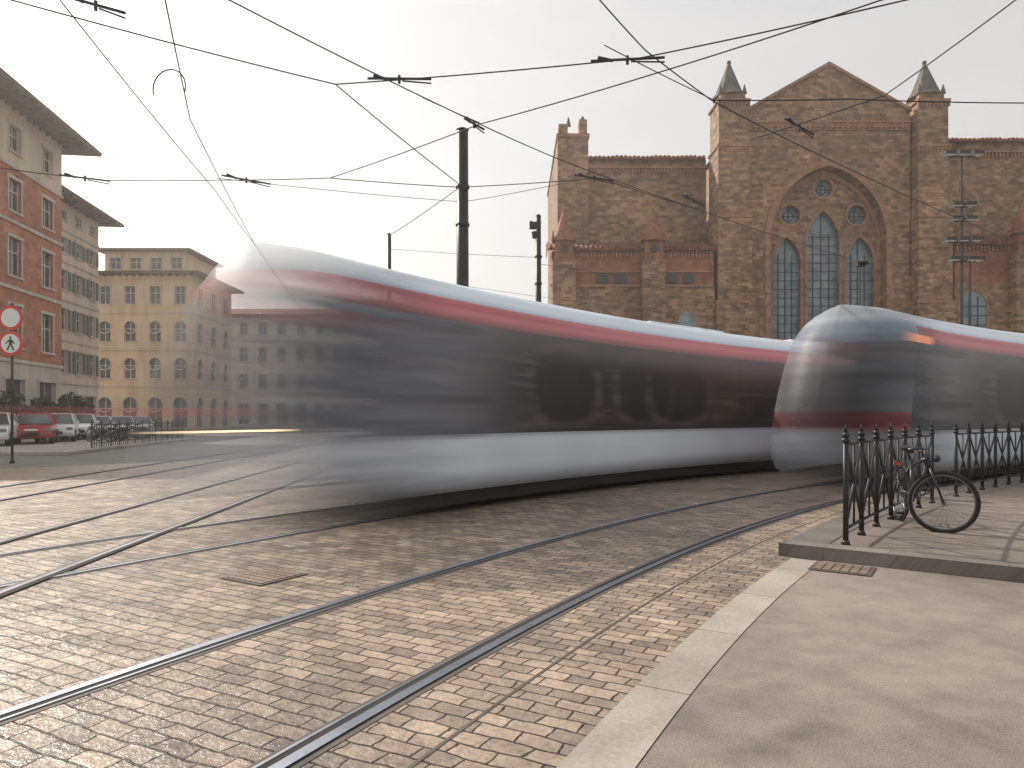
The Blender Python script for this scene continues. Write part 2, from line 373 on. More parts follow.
def tram(name,Rc,htip,L,fade,haze,blurred,slope=1.2,rnd=1.5):
    e=empty(name)
    T=[0,.02,.06,.12,.2,.32,.46,.62,.8,1.0,1.25,1.5,2.0]; body=[2.0+(L-4)*i/60 for i in range(1,60)]
    T=T+body+[L-t for t in reversed(T)]
    def f(t):
        t=min(t,L-t); return (max(0,1-(1-min(t/rnd,1))**2.3))**.5
    def smap(t,z):
        q=min(t,L-t); s0=.06 if z<.95 else .06+((z-.95)/2.55)**1.35*slope
        if z<.5: s0+=.25*(.5-z)/.2
        d=s0*max(0,1-q/3.6); return t+d if t<L/2 else t-d
    def P(s,off,z):
        x,y=pol(Rc+off,htip-degrees(s/Rc)); return (x,y,z)
    nP=len(PROF); parts={}
    V=[];UV=[]
    for t in T:
        for (a,z) in PROF:
            s=smap(t,z); V.append(P(s,a*f(t),z)); UV.append((s,z))
    for i in range(len(T)-1):
        tm=(T[i]+T[i+1])/2; q=min(tm,L-tm)
        if blurred and tm<5: q=9
        op=1 if T[i]>fade[1]*1.5+.3 else 0
        for j in range(nP-1):
            z=(PROF[j][1]+PROF[j+1][1])/2
            if z<1.12: k='lower_panels'
            elif z<1.45 and q<1.25: k='front_mask'
            elif z<2.72: k='windscreen' if q<1.25 else 'side_windows'
            elif z<3.05 and q>1.5: k='red_band'
            else: k='roof'
            parts.setdefault(k,[]).append(((i*nP+j,i*nP+j+1,(i+1)*nP+j+1,(i+1)*nP+j),op))
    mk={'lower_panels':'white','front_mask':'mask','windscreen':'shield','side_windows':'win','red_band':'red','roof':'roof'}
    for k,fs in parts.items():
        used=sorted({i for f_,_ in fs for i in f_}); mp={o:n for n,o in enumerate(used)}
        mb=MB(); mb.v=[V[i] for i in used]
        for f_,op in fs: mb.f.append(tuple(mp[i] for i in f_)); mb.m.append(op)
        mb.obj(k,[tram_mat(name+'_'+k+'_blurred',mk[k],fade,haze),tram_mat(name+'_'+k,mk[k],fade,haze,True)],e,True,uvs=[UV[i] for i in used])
    mU,nt,b=nmat(name+'_underframe'); b.inputs['Base Color'].default_value=(.02,.02,.022,1); b.inputs['Roughness'].default_value=.8
    tc=N(nt,'ShaderNodeTexCoord'); sp=N(nt,'ShaderNodeSeparateXYZ'); nt.links.new(tc.outputs['UV'],sp.inputs[0]); nt.links.new(mapr(nt,sp.outputs[0],fade[0]+.8,fade[1]+.8,0,1,True),b.inputs['Alpha'])
    mO=simple(name+'_underframe_dark',(.02,.02,.022),.8)
    mb=MB();u=[]; n=70
    for i in range(n+1):
        s=1.3+(L-2.6)*i/n
        for off,z in ((-1.02,.35),(-1.0,.1),(1.0,.1),(1.02,.35)):
            mb.v.append(P(s,off,z)); u.append((s,z))
    for i in range(n):
        for j in range(3): mb.f.append((i*4+j,i*4+j+1,i*4+j+5,i*4+j+4)); mb.m.append(1 if 1.3+(L-2.6)*i/n>fade[1]+1 else 0)
    mb.obj('underframe',[mU,mO],e,uvs=u)
    mb=MB()
    for s in (5.2,6.9,L/2-.85,L/2+.85,L-5.9,L-4.2):
        for off in (-.75,.75):
            a=P(s,off-.06,.3); b_=P(s,off+.06,.3); mb.cyl(a,b_,.28,.28,18)
    mb.obj('wheels',[M_dark],e,True)
    mb=MB()
    for s,l in ((11,3),(17,3),(23,2.4)):
        vs=[P(s+ds,o,z) for z in (3.45,3.54) for ds,o in ((0,-.2),(l,-.2),(l,.45),(0,.45))]
        mb.add(vs,[(0,1,2,3),(4,5,6,7),(0,1,5,4),(1,2,6,5),(2,3,7,6),(3,0,4,7)])
    mb.obj('roof_units',[simple('roof_unit_grey',(.66,.72,.79),.5)],e,bevel=.05)
    return e,P
t1,P1=tram('tram',R2,58.9,31.5,(.0,3.9),(.8,6.5),True,1.25,1.3)
t2,P2=tram('tram',R1,44.5,31.5,(-.1,3.6),(-2,6.5),False,1.3,1.5)
def ribbon(P,s0,s1,off,z,hh,mat,name,parent,n=16):
    mb=MB();u=[]
    for i in range(n+1):
        s=s0+(s1-s0)*i/n; a=P(s,off,z-hh); b_=P(s,off,z+hh); mb.v+= [a,b_]; u+= [(i/n,0),(i/n,1)]
    for i in range(n): mb.f.append((2*i,2*i+2,2*i+3,2*i+1)); mb.m.append(0)
    return mb.obj(name,[mat],parent,uvs=u)
def emis(name,col,st,a=1.0):
    m,nt,b=nmat(name); b.inputs['Base Color'].default_value=col+(1,); b.inputs['Emission Color'].default_value=col+(1,); b.inputs['Emission Strength'].default_value=st
    tc=N(nt,'ShaderNodeTexCoord'); sp=N(nt,'ShaderNodeSeparateXYZ'); nt.links.new(tc.outputs['UV'],sp.inputs[0])
    r=ramp(nt,sp.outputs[0],[(0,(0,0,0)),(.5,(a,a,a)),(.8,(a,a,a)),(1,(0,0,0))]); nt.links.new(r,b.inputs['Alpha']); return m
ribbon(P1,-.9,1.1,-1.26,1.22,.010,emis('headlamp_trail_glow',(1,.74,.45),1.4,.9),'headlamp_trail',t1)  # glowing ribbon drawn as the headlamp's motion streak, no lamp body
ribbon(P1,-3.0,1.0,-1.25,1.40,.04,emis('red_trail_glow',(.5,.15,.15),.2,.22),'red_light_trail',t1)  # faint red glowing ribbon added as a blurred light streak, not a lamp
ribbon(P2,.9,2.7,-1.19,2.78,.07,emis('destination_display_light',(1,.36,.18),.6,.5),'destination_display',t2)

# ------------------------------------------------------------------ iron fence along the sidewalk
def fence(name,posts,zb,H=1.14):
    e=empty(name); mb=MB()
    for i,(x,y) in enumerate(posts):
        mb.cyl((x,y,zb),(x,y,zb+H-.10),.026,.026,10)
        mb.cyl((x,y,zb),(x,y,zb+.05),.045,.03,10)
        mb.cyl((x,y,zb+H-.14),(x,y,zb+H-.11),.038,.038,10)
        mb.sph((x,y,zb+H-.075),.038,10,0,.9); mb.cyl((x,y,zb+H-.05),(x,y,zb+H+.03),.022,.003,8)
        if i<len(posts)-1:
            x2,y2=posts[i+1]
            def L(t,z): return (x+(x2-x)*t,y+(y2-y)*t,zb+z)
            for z in (.16,.98): mb.cyl(L(0,z),L(1,z),.015,.015,8)
            mb.cyl(L(0,.17),L(1,.97),.014,.014,8); mb.cyl(L(0,.97),L(1,.17),.014,.014,8)
            mb.cyl(L(.5,.16),L(.5,.98),.011,.011,8)
    mb.obj('railings',[M_black],e,True)
    return e
fence('iron_fence',[pol(33.70,53.4-i*1.25) for i in range(7)],.118)
fence('iron_fence',[pol(33.68,43.8-i*1.25) for i in range(22)],.118)

# ------------------------------------------------------------------ bicycle
M_tyre=simple('tyre_rubber',(.02,.02,.02),.85)
M_chrome=simple('bike_chrome',(.25,.25,.26),.4,1.0)
M_bpaint=simple('bike_paint',(.02,.025,.035),.35)
M_refl=simple('reflector_orange',(.5,.1,.03),.3)
def bicycle(loc,rz,steer,lean=0):
    e=empty('bicycle',loc,rz); e.rotation_euler=(lean,0,rz)
    def wheel(mb,c):
        mb.torus(c,.316,.023,(0,1,0),40,8,0); mb.torus(c,.292,.009,(0,1,0),40,6,1)
        for i in range(28):
            a=2*pi*i/28; y=.03 if i%2 else -.03
            mb.cyl((c[0]+.02*cos(a+.5),c[1]+y,c[2]+.02*sin(a+.5)),(c[0]+.29*cos(a),c[1],c[2]+.29*sin(a)),.0016,.0016,4,1,False)
        mb.cyl((c[0],c[1]-.05,c[2]),(c[0],c[1]+.05,c[2]),.022,.022,10,1)
    mb=MB(); wheel(mb,(0,0,.34)); mb.torus((0,0,.34),.36,.014,(0,1,0),20,5,0,radians(-10),radians(170)) ; mb.obj('rear_wheel',[M_tyre,M_chrome],e,True)
    mb=MB()
    BBk=(.42,0,.28); ST=(.28,0,.74); HT=(.80,0,.84); HB=(.84,0,.68)
    mb.cyl(BBk,ST,.020); mb.cyl((.30,0,.67),(.805,0,.80),.019); mb.cyl(BBk,HB,.022); mb.cyl(HT,HB,.022)
    for y in (-.05,.05): mb.cyl((0,y,.34),(.40,y*.6,.28),.011); mb.cyl((0,y,.34),(.30,y*.3,.67),.010)
    mb.obj('frame',[M_bpaint],e,True)
    mb=MB(); mb.cyl(ST,(.26,0,.84),.012,mat=1); mb.sph((.20,0,.875),.11,12,0,.35); mb.cyl((.23,0,.87),(.41,0,.885),.05,.018,10,0)
    mb.obj('saddle',[M_tyre,M_chrome],e,True)
    mb=MB(); mb.torus((.42,-.05,.28),.09,.007,(0,1,0),24,5,1); mb.cyl((.42,-.08,.28),(.50,-.09,.14),.009,mat=1); mb.cyl((.42,.08,.28),(.34,.09,.42),.009,mat=1)
    mb.box(.45,.55,-.19,-.10,.125,.15,0); mb.box(.29,.39,.10,.19,.405,.43,0); mb.cyl((.42,-.05,.37),(0,-.05,.385),.004,mat=1); mb.cyl((.42,-.05,.19),(0,-.05,.295),.004,mat=1)
    mb.obj('crankset',[M_tyre,M_chrome],e,True)
    mb=MB(); 
    for y in (-.05,.05): mb.cyl((.25,y,.70),(-.22,y,.71),.006); mb.cyl((0,y,.34),(-.12,y,.71),.005)
    mb.cyl((-.22,-.05,.71),(-.22,.05,.71),.006); mb.box(-.245,-.23,-.04,.04,.65,.70,1); mb.obj('rear_rack',[M_dark,M_refl],e)
    f=empty('front_assembly',(.84,0,0),steer); f.parent=e
    mb=MB(); wheel(mb,(.17,0,.34)); mb.obj('front_wheel',[M_tyre,M_chrome],f,True)
    mb=MB()
    for y in (-.055,.055): mb.cyl((.17,y,.34),(.02,y,.68),.012)
    mb.cyl((.02,-.06,.68),(.02,.06,.68),.016); mb.cyl((0,0,.67),(-.05,0,.90),.014,mat=0)
    mb.cyl((-.02,-.12,.90),(-.02,.12,.90),.012,mat=0)
    for y in (-1,1): mb.cyl((-.02,y*.12,.90),(-.10,y*.26,.89),.012,mat=0); mb.cyl((-.10,y*.26,.89),(-.2,y*.27,.87),.018); mb.cyl((-.03,y*.2,.88),(-.14,y*.24,.86),.005,mat=1)
    mb.sph((.07,0,.80),.04,10,0); mb.obj('fork_and_handlebar',[M_bpaint,M_chrome],f,True)
    return e
rear=Vector((4.66,8.45)); front=Vector((4.47,7.62)); d=(front-rear).normalized(); 
bicycle((rear.x,rear.y,.118),math.atan2(d.y,d.x),radians(72),radians(-5))

# ------------------------------------------------------------------ church
ch=empty('church',(26.9,60,0))
def curve2d(name,outs,ext,mat,y,parent=ch):
    cu=bpy.data.curves.new(name,'CURVE'); cu.dimensions='2D'; cu.fill_mode='BOTH'; cu.extrude=ext
    for pts in outs:
        s=cu.splines.new('POLY'); s.points.add(len(pts)-1)
        for i,p in enumerate(pts): s.points[i].co=(p[0],p[1],0,1)
        s.use_cyclic_u=True
    cu.materials.append(mat); o=bpy.data.objects.new(name,cu); COL.objects.link(o)
    o.rotation_euler=(pi/2,0,0); o.location=(0,y,0); o.parent=parent; return o
def parch(cx,w,z0,zs,za,n=10):
    H=za-zs; r=(w*w+H*H)/(2*w); a1=math.atan2(H,r-w)
    L=[(cx-w,z0)]
    for i in range(n+1):
        a=a1*i/n; L.append((cx-w+r-r*cos(a),zs+r*sin(a)))
    R_=[(2*cx-x,z) for x,z in reversed(L[:-1])]
    return L+R_
def circ(cx,cz,r,n=24): return [(cx+r*cos(2*pi*i/n),cz+r*sin(2*pi*i/n)) for i in range(n)]
def ring(name,a,b,ext,y,mat=M_trim): return curve2d(name,[a,b],ext,mat,y)
gz=27.4; gp=31.3
curve2d('facade_wall',[[(-6.95,0),(6.95,0),(6.95,gz),(0,gp),(-6.95,gz)],parch(0,4.95,4,16.6,22.8)],.5,M_church,0)
wins=[(0,1.40,9.0,16.6,19.3),(-3.12,1.18,8.2,14.8,17.0),(3.2,1.18,8.2,14.8,17.0)]
ocs=[(0,21.2,.8),(-2.85,18.9,.85),(2.9,18.9,.85)]
curve2d('recessed_wall',[parch(0,5.25,3.5,16.6,23.1)]+[parch(c,w,a,b,d_) for c,w,a,b,d_ in wins]+[circ(*o) for o in ocs],.2,M_church,.72)
ring('outer_arch',parch(0,5.4,4,16.6,23.4),parch(0,4.93,4.0001,16.6,22.8),.06,-.53)
ring('inner_arch',parch(0,4.9,4,16.6,22.7),parch(0,4.55,4.01,16.6,22.2),.1,.45)
for i,(c,w,a,b,d_) in enumerate(wins):
    ring('window_surround',parch(c,w+.2,a-.2,b,d_+.28),parch(c,w-.02,a,b,d_-.03),.05,.50)
for o in ocs: ring('oculus_surround',circ(o[0],o[1],o[2]+.18),circ(o[0],o[1],o[2]-.02),.06,.49)
mb=MB(); mb.box(-5,5,1.0,1.05,6,23); mb.obj('stained_glass',[M_glass_c],ch)
mb=MB()
for c,w,a,b,d_ in wins:
    for k in (-.5,0,.5): mb.box(c+k*w-.04,c+k*w+.04,.92,.98,a,d_-.2 if k==0 else b+.8)
    z=a+.6
    while z<b+.6: mb.box(c-w,c+w,.93,.97,z-.025,z+.025); z+=.75
for cx,cz,r in ocs:
    mb.box(cx-.04,cx+.04,.92,.98,cz-r,cz+r); mb.box(cx-r,cx+r,.93,.97,cz-.04,cz+.04); mb.torus((cx,.95,cz),r*.5,.04,(0,1,0),16,4)
mb.obj('window_tracery',[M_lead],ch)
mb=MB()
for sg in (-1,1):
    mb.prism([(sg*7.0,gz-.05),(sg*7.0,gz+.22),(0,gp+.28),(0,gp-.0)],-.72,-.51,0)
mb.box(-6.93,6.93,-.68,-.51,26.4,26.6,0)
for i in range(30):
    x=-6.7+13.4*i/29; mb.box(x-.07,x+.07,-.64,-.512,25.95,26.39,0); 
mb.obj('corbel_table',[M_trim],ch)
curve2d('corbel_arches',[[(-6.9,25.8),(6.9,25.8),(6.9,26.38),(-6.9,26.38)]]+[circ(-6.47+13.4*i/29,25.95,.14,8) for i in range(29)],.04,M_trim,-.56)
mb=MB(); mb.box(-.12,.12,-.56,-.505,27.9,30.1); mb.box(-.8,.8,-.555,-.506,29.0,29.2); mb.obj('gable_cross',[M_trim],ch)
for cx in (-8.3,8.45):
    mb=MB()
    mb.box(cx-1.6,cx+1.6,-1.9,1.5,0,11); mb.box(cx-1.42,cx+1.42,-1.65,1.4,11,18.2); mb.box(cx-1.32,cx+1.32,-1.4,1.35,18.2,24.4)
    mb.box(cx-1.25,cx+1.25,-1.3,1.3,24.4,28.0); mb.obj('corner_tower_wall',[M_church],ch)
    mb=MB()
    for z,w,yf in ((11,1.66,-1.96),(18.2,1.48,-1.71),(24.2,1.42,-1.5),(28.0,1.4,-1.45)):
        mb.box(cx-w,cx+w,yf,1.45,z-.1,z+.12)
        k=9
        for i in range(k):
            if z<20: continue
            x=cx-w+.1+(2*w-.2)*i/(k-1); mb.box(x-.06,x+.06,yf+.03,yf+.2,z-.5,z-.101)
    mb.obj('tower_bands',[M_trim],ch)
    mb=MB(); mb.box(cx-1.05,cx+1.05,-1.05,1.05,28.12,28.7); mb.obj('tower_cap',[M_church],ch)
    mb=MB(); mb.cyl((cx,0,28.7),(cx,0,29.0),1.45,1.25,8); mb.cyl((cx,0,29.0),(cx,0,31.7),1.2,.12,8); mb.sph((cx,0,31.8),.2,8)
    for q in (-1,1): mb.cyl((cx+q*1.0,-1.0,28.7),(cx+q*1.0,-1.0,29.5),.22,.03,6)
    mb.obj('spire',[M_slate],ch)
mb=MB(); mb.box(-6.9,6.9,1.3,30,0,26.8); mb.obj('nave_walls',[M_church],ch)
mb=MB(); mb.prism([(-7.2,27.0),(7.2,27.0),(0,31.0)],.52,30); mb.obj('nave_roof',[M_tile],ch)
def tileroof(mb,x0,x1,y0,z0,y1,z1):
    mb.add([(x0,y0,z0),(x1,y0,z0),(x1,y1,z1),(x0,y1,z1),(x0,y0,z0-.15),(x1,y0,z0-.15),(x1,y1,z0-.15),(x0,y1,z0-.15)],[(0,1,2,3),(0,4,5,1),(1,5,6,2),(0,3,7,4)])
    n=int((x1-x0)/.38)
    for i in range(n):
        x=x0+.19+i*(x1-x0)/n; h=random.uniform(-.03,.05); mb.cyl((x,y0-.08,z0+.02+h),(x,y1,z1+.04+h),.13,.13,6)
mb=MB(); mb.box(-20.2,-9.65,2.2,20,0,24.3); mb.box(-22.9,-20.2,1.4,18,0,26.0)
mb.box(-22.8,-22.0,1.5,2.6,26.3,27.2); mb.box(-21.0,-20.3,1.5,2.6,26.3,27.6); mb.obj('transept_walls',[M_church],ch)
mb=MB(); mb.box(-23.0,-20.1,1.3,18,26.0,26.3); mb.box(-20.05,-9.72,2.0,2.2,23.5,23.7)
for i in range(36):
    x=-19.9+10*i/35; mb.box(x-.07,x+.07,2.05,2.195,23.1,23.49)
mb.obj('transept_bands',[M_trim],ch)
mb=MB(); mb.cyl((-21.9,2,27.2),(-21.9,2,28.0),.22,.05,8); mb.cyl((-20.65,2,27.6),(-20.65,2,28.1),.3,.05,8); mb.obj('transept_finials',[M_slate],ch)
mb=MB(); tileroof(mb,-20.1,-9.8,1.75,24.35,6.5,25.8); mb.obj('transept_roof',[M_tile],ch)
mb=MB(); mb.box(-23.6,-9.95,-1.5,2.15,0,12.4); mb.obj('aisle_walls',[M_church],ch)
mb=MB(); mb.box(-23.55,-10.0,-1.45,2.1,12.4,15.3); mb.obj('aisle_upper_walls',[M_church_r],ch)
mb=MB(); tileroof(mb,-23.9,-9.95,-1.8,15.45,2.1,16.8); mb.obj('aisle_roof',[M_tile],ch)
mb=MB(); mb.box(-23.7,-10.1,-1.62,-1.51,12.3,12.5)
for i in range(44):
    x=-23.3+13.0*i/43; mb.box(x-.06,x+.06,-1.6,-1.46,14.75,15.28)
mb.box(-23.5,-10.2,-1.62,-1.465,13.5,13.6); mb.obj('aisle_bands',[M_trim],ch)
curve2d('aisle_niches',[parch(-19.4+i*1.6,.5,12.6,13.1,13.45,6) for i in range(2)]+[parch(-13.5+i*1.3,.45,12.6,13.1,13.45,6) for i in range(2)],.02,M_lead,-1.60)
def pinnacle(cx,zb,zt):
    mb=MB(); mb.box(cx-.95,cx+.95,-2.4,-1.51,0,zb-1.6); mb.obj('buttress',[M_church],ch)
    mb=MB(); mb.box(cx-.75,cx+.75,-2.3,-1.3,zb-1.6,zb)
    mb.prism([(cx-.95,zb),(cx+.95,zb),(cx,zb+1.1)],-2.42,-1.25)
    mb.cyl((cx,-1.8,zb),(cx,-1.8,zt),.92,.08,8); mb.sph((cx,-1.8,zt+.05),.15,8)
    for q in (-1,1): mb.cyl((cx+q*.9,-2.2,zb),(cx+q*.9,-2.2,zb+.9),.17,.03,6)
    mb.obj('pinnacle',[M_church_r],ch)
    mb=MB(); mb.cyl((cx,-2.44,zb-.7),(cx,-2.31,zb-.7),.33,.33,12); mb.obj('pinnacle_niche',[M_lead],ch)
for cx in (-22.6,-15.2): pinnacle(cx,16.0,18.6)
curve2d('aisle_window',[parch(-12.3,.8,4,9.0,10.3,6)],.03,M_glass_c,-1.56); ring('aisle_window_surround',parch(-12.3,1.0,3.7,9.0,10.6,6),parch(-12.3,.8,4,9.0,10.3,6),.08,-1.56)
mb=MB(); mb.box(9.8,30,2.2,20,0,25.8); mb.obj('right_transept_walls',[M_church],ch)
mb=MB(); tileroof(mb,9.85,30,1.75,25.9,6.5,27.3); mb.obj('right_transept_roof',[M_tile],ch)
mb=MB(); mb.box(9.9,30,2.0,2.19,24.9,25.1)
for i in range(60):
    x=10.1+19.6*i/59; mb.box(x-.07,x+.07,2.05,2.195,24.5,24.89)
for i in range(60):
    x=10.3+19.4*i/59; mb.box(x-.06,x+.06,-1.6,-1.46,15.3,15.78)
mb.obj('right_bands',[M_trim],ch)
mb=MB(); mb.box(10.1,30,-1.5,2.15,0,12.6); mb.obj('right_aisle_walls',[M_church],ch)
mb=MB(); mb.box(10.12,30,-1.46,2.12,12.6,15.8); mb.obj('right_aisle_upper_walls',[M_church_r],ch)
mb=MB(); tileroof(mb,10.05,30.2,-1.8,15.95,2.1,17.4); mb.obj('right_aisle_roof',[M_tile],ch)
for cx in (15.6,23.5): pinnacle(cx,16.6,19.4)
curve2d('right_window',[parch(11.6,1.1,8.4,10.6,12.0,6)],.03,M_glass_c,-1.56); ring('right_window_surround',parch(11.6,1.35,8.1,10.6,12.35,6),parch(11.6,1.1,8.4,10.6,12.0,6),.08,-1.56)
mb=MB()
for k in (-.37,.37): mb.box(11.6+k-.03,11.6+k+.03,-1.66,-1.6,8.4,11.5)
for z in (9.1,9.9,10.7): mb.box(10.5,12.7,-1.665,-1.6,z-.03,z+.03)
mb.obj('right_window_bars',[M_lead],ch)

# ------------------------------------------------------------------ town buildings
def facade(mb,W,floors,nb,x_off=0,depth=.22):
    cw=W/nb
    for fl in floors:
        z0,z1,ww,wh,sill,mt=fl[:6]; arch=fl[6] if len(fl)>6 else False; sh=fl[7] if len(fl)>7 else False
        for i in range(nb):
            x0=x_off+i*cw; x1=x0+cw; cx=(x0+x1)/2; a=cx-ww/2; b_=cx+ww/2; s=z0+sill; t=s+wh
            def q(*p): mb.add(p,[(0,1,2,3)],mt)
            q((x0,0,z0),(a,0,z0),(a,0,z1),(x0,0,z1)); q((b_,0,z0),(x1,0,z0),(x1,0,z1),(b_,0,z1)); q((a,0,z0),(b_,0,z0),(b_,0,s),(a,0,s))
            if arch:
                ts=t-ww/2; pts=[(cx-ww/2*cos(pi*k/8),ts+ww/2*sin(pi*k/8)) for k in range(9)]
            else: ts=t; pts=[(a,t),(b_,t)]
            for k in range(len(pts)-1):
                p,r=pts[k],pts[k+1]
                q((p[0],0,p[1]),(r[0],0,r[1]),(r[0],0,z1),(p[0],0,z1)); q((p[0],0,p[1]),(p[0],depth,p[1]),(r[0],depth,r[1]),(r[0],0,r[1]))
            q((a,0,s),(a,depth,s),(a,depth,ts),(a,0,ts)); q((b_,0,s),(b_,0,ts),(b_,depth,ts),(b_,depth,s)); q((a,0,s),(b_,0,s),(b_,depth,s),(a,depth,s))
            mb.add([(a,depth,s),(b_,depth,s),(b_,depth,t),(a,depth,t)],[(0,1,2,3)],5)
            mb.box(cx-.035,cx+.035,depth-.05,depth-.005,s,t-.04,6); mb.box(a,b_,depth-.06,depth-.01,s+wh*.62,s+wh*.62+.06,6)
            mb.box(a,a+.07,depth-.055,depth-.006,s,ts,6); mb.box(b_-.07,b_,depth-.055,depth-.006,s,ts,6)
            mb.box(a-.15,b_+.15,-.12,-.004,s-.14,s-.003,8)
            if not arch:
                mb.box(a-.14,a-.003,-.05,-.003,s,t,8); mb.box(b_+.003,b_+.14,-.05,-.003,s,t,8); mb.box(a-.2,b_+.2,-.09,-.003,t+.003,t+.2,8)
            else:
                mb.torus((cx,0,ts),ww/2+.08,.09,(0,1,0),12,4,8,0,2*pi)
            if sh:
                mb.box(a-ww/2-.16,a-.16,-.1,-.055,s,t,7); mb.box(b_+.16,b_+ww/2+.16,-.1,-.055,s,t,7)
        mb.box(x_off-.02,x_off+W+.02,-.1,-.002,z1-.11,z1+.11,8)
def building(name,loc,rz,W,D,H,floors,nb,mats,side_nb=0,eave=1.2,roofh=2.2,roofmat=M_tile):
    e=empty(name,loc,rz); mb=MB(); facade(mb,W,floors,nb)
    mt=floors[-1][5]; mb.obj('front_wall',mats,e)
    if side_nb:
        m2=MB(); facade(m2,D,floors,side_nb); m2.obj('side_wall',mats,e,loc=(W,0,0),rz=pi/2)
    m2=MB(); m2.add([(0,0,0),(0,D,0),(0,D,H),(0,0,H)],[(0,1,2,3)],mt)
    if not side_nb: m2.add([(W,0,0),(W,D,0),(W,D,H),(W,0,H)],[(3,2,1,0)],mt)
    m2.add([(0,D,0),(W,D,0),(W,D,H),(0,D,H)],[(3,2,1,0)],mt); m2.obj('rear_walls',mats,e)
    m3=MB(); E=eave; m3.box(-E,W+E,-E,D+E,H+.12,H+.32)
    k=int(W/.8)
    for i in range(k+1): x=W*i/k; m3.box(x-.08,x+.08,-E+.1,-.01,H-.08,H+.117)
    m3.obj('eaves',[M_eave],e)
    m4=MB(); o=E+.1; r=min(W,D)/2
    m4.add([(-o,-o,H+.323),(W+o,-o,H+.323),(W+o,D+o,H+.323),(-o,D+o,H+.323),(min(r,W/2),D/2,H+.32+roofh),(W-min(r,W/2),D/2,H+.32+roofh)],[(0,1,5,4),(1,2,5),(2,3,4,5),(3,0,4)]); m4.obj('roof',[roofmat],e)
    return e
BM=[M_redbrick,M_cream,M_yellow,M_pale,M_stone,M_win,simple('white_frame',(.6,.58,.55),.6),M_shut,M_stone]
building('brick_apartment_building',(-30.3,34.7,0),radians(98),16,14,20.9,
  [(0,5.0,2.2,3.4,.4,4),(5.0,9.6,1.45,2.6,.9,0),(9.6,13.8,1.45,2.4,.8,0),(13.8,17.3,1.4,2.0,.7,0),(17.3,20.9,1.3,1.6,1.0,1)],4,BM,0,1.9,1.6)
building('cream_apartment_building',(-39.0,55.5,0),radians(97.3),13.5,12,20.5,
  [(0,4.5,1.5,2.8,.6,3),(4.5,8.3,1.0,2.0,.9,1,False,True),(8.3,11.9,1.0,1.9,.9,1,False,True),(11.9,15.3,1.0,1.7,.9,1,False,True),(15.3,18.1,1.0,1.3,.8,1,False,True),(18.1,20.5,1.0,.8,.9,1)],5,BM,0,1.7,1.2)
b3=building('ochre_corner_building',(-48,80,0),0,11.5,11,17.6,
  [(0,5.0,1.6,3.4,.3,2,True),(5.0,9.2,1.3,2.3,.9,2,True),(9.2,13.4,1.3,2.3,.9,2,True),(13.4,17.6,1.2,2.0,1.0,2)],4,BM,3,1.2,.4)
mb=MB(); facade(mb,9.5,[(0,2.6,1.3,1.3,.7,2)],4); mb.obj('attic_wall',BM,b3,loc=(.6,1.5,18.0))
mb=MB(); mb.box(0,9.5,.3,8,0,2.6,2); mb.obj('attic_body',BM,b3,loc=(.6,1.5,18.0)); mb=MB(); mb.box(-.8,10.3,-.9,8.6,2.72,2.95); mb.obj('attic_roof',[M_eave],b3,loc=(.6,1.5,18.0))
building('distant_building',(-56,105,0),0,40,14,16.5,[(0,5,1.6,3,.5,3),(5,9,1.2,2,.9,3),(9,13,1.2,2,.9,3),(13,16.5,1.2,1.7,.9,3)],14,BM,0,.8,2)
building('distant_building',(-14,112,0),0,26,14,12,[(0,4,1.6,2.6,.5,1),(4,8,1.2,2,.9,1),(8,12,1.2,2,.9,1)],10,BM,0,.8,2)

mb=MB(); pts=[(-27.5,25.5),(-16.2,25.5),(-17.5,31),(-19.5,43),(-28.5,43)]
vs=[(x,y,0) for x,y in pts]+[(x,y,.12) for x,y in pts]; n=len(pts)
mb.add(vs,[tuple(range(n,2*n))]+[(i,(i+1)%n,(i+1)%n+n,i+n) for i in range(n)]); mb.obj('traffic_island',[asphalt_mat('island_paving',(.38,.35,.32))],bevel=.02)
e=empty('metal_railing'); mb=MB(); A=Vector((-17.3,28.8)); B_=Vector((-20.0,42.5)); n=52
for i in range(n+1):
    p=A.lerp(B_,i/n); mb.cyl((p.x,p.y,.12),(p.x,p.y,1.12 if i%4 else 1.25),.014 if i%4 else .03,n=6)
for z in (.3,1.08): mb.cyl((A.x,A.y,z),(B_.x,B_.y,z),.018,n=6)
mb.obj('bars',[M_black],e)
for i in range(5):
    bicycle((-21.0-i*.15+random.uniform(-.2,.2),36.5+i*1.2,.12),radians(200+random.uniform(-12,12)),random.uniform(-.5,.5),radians(5))

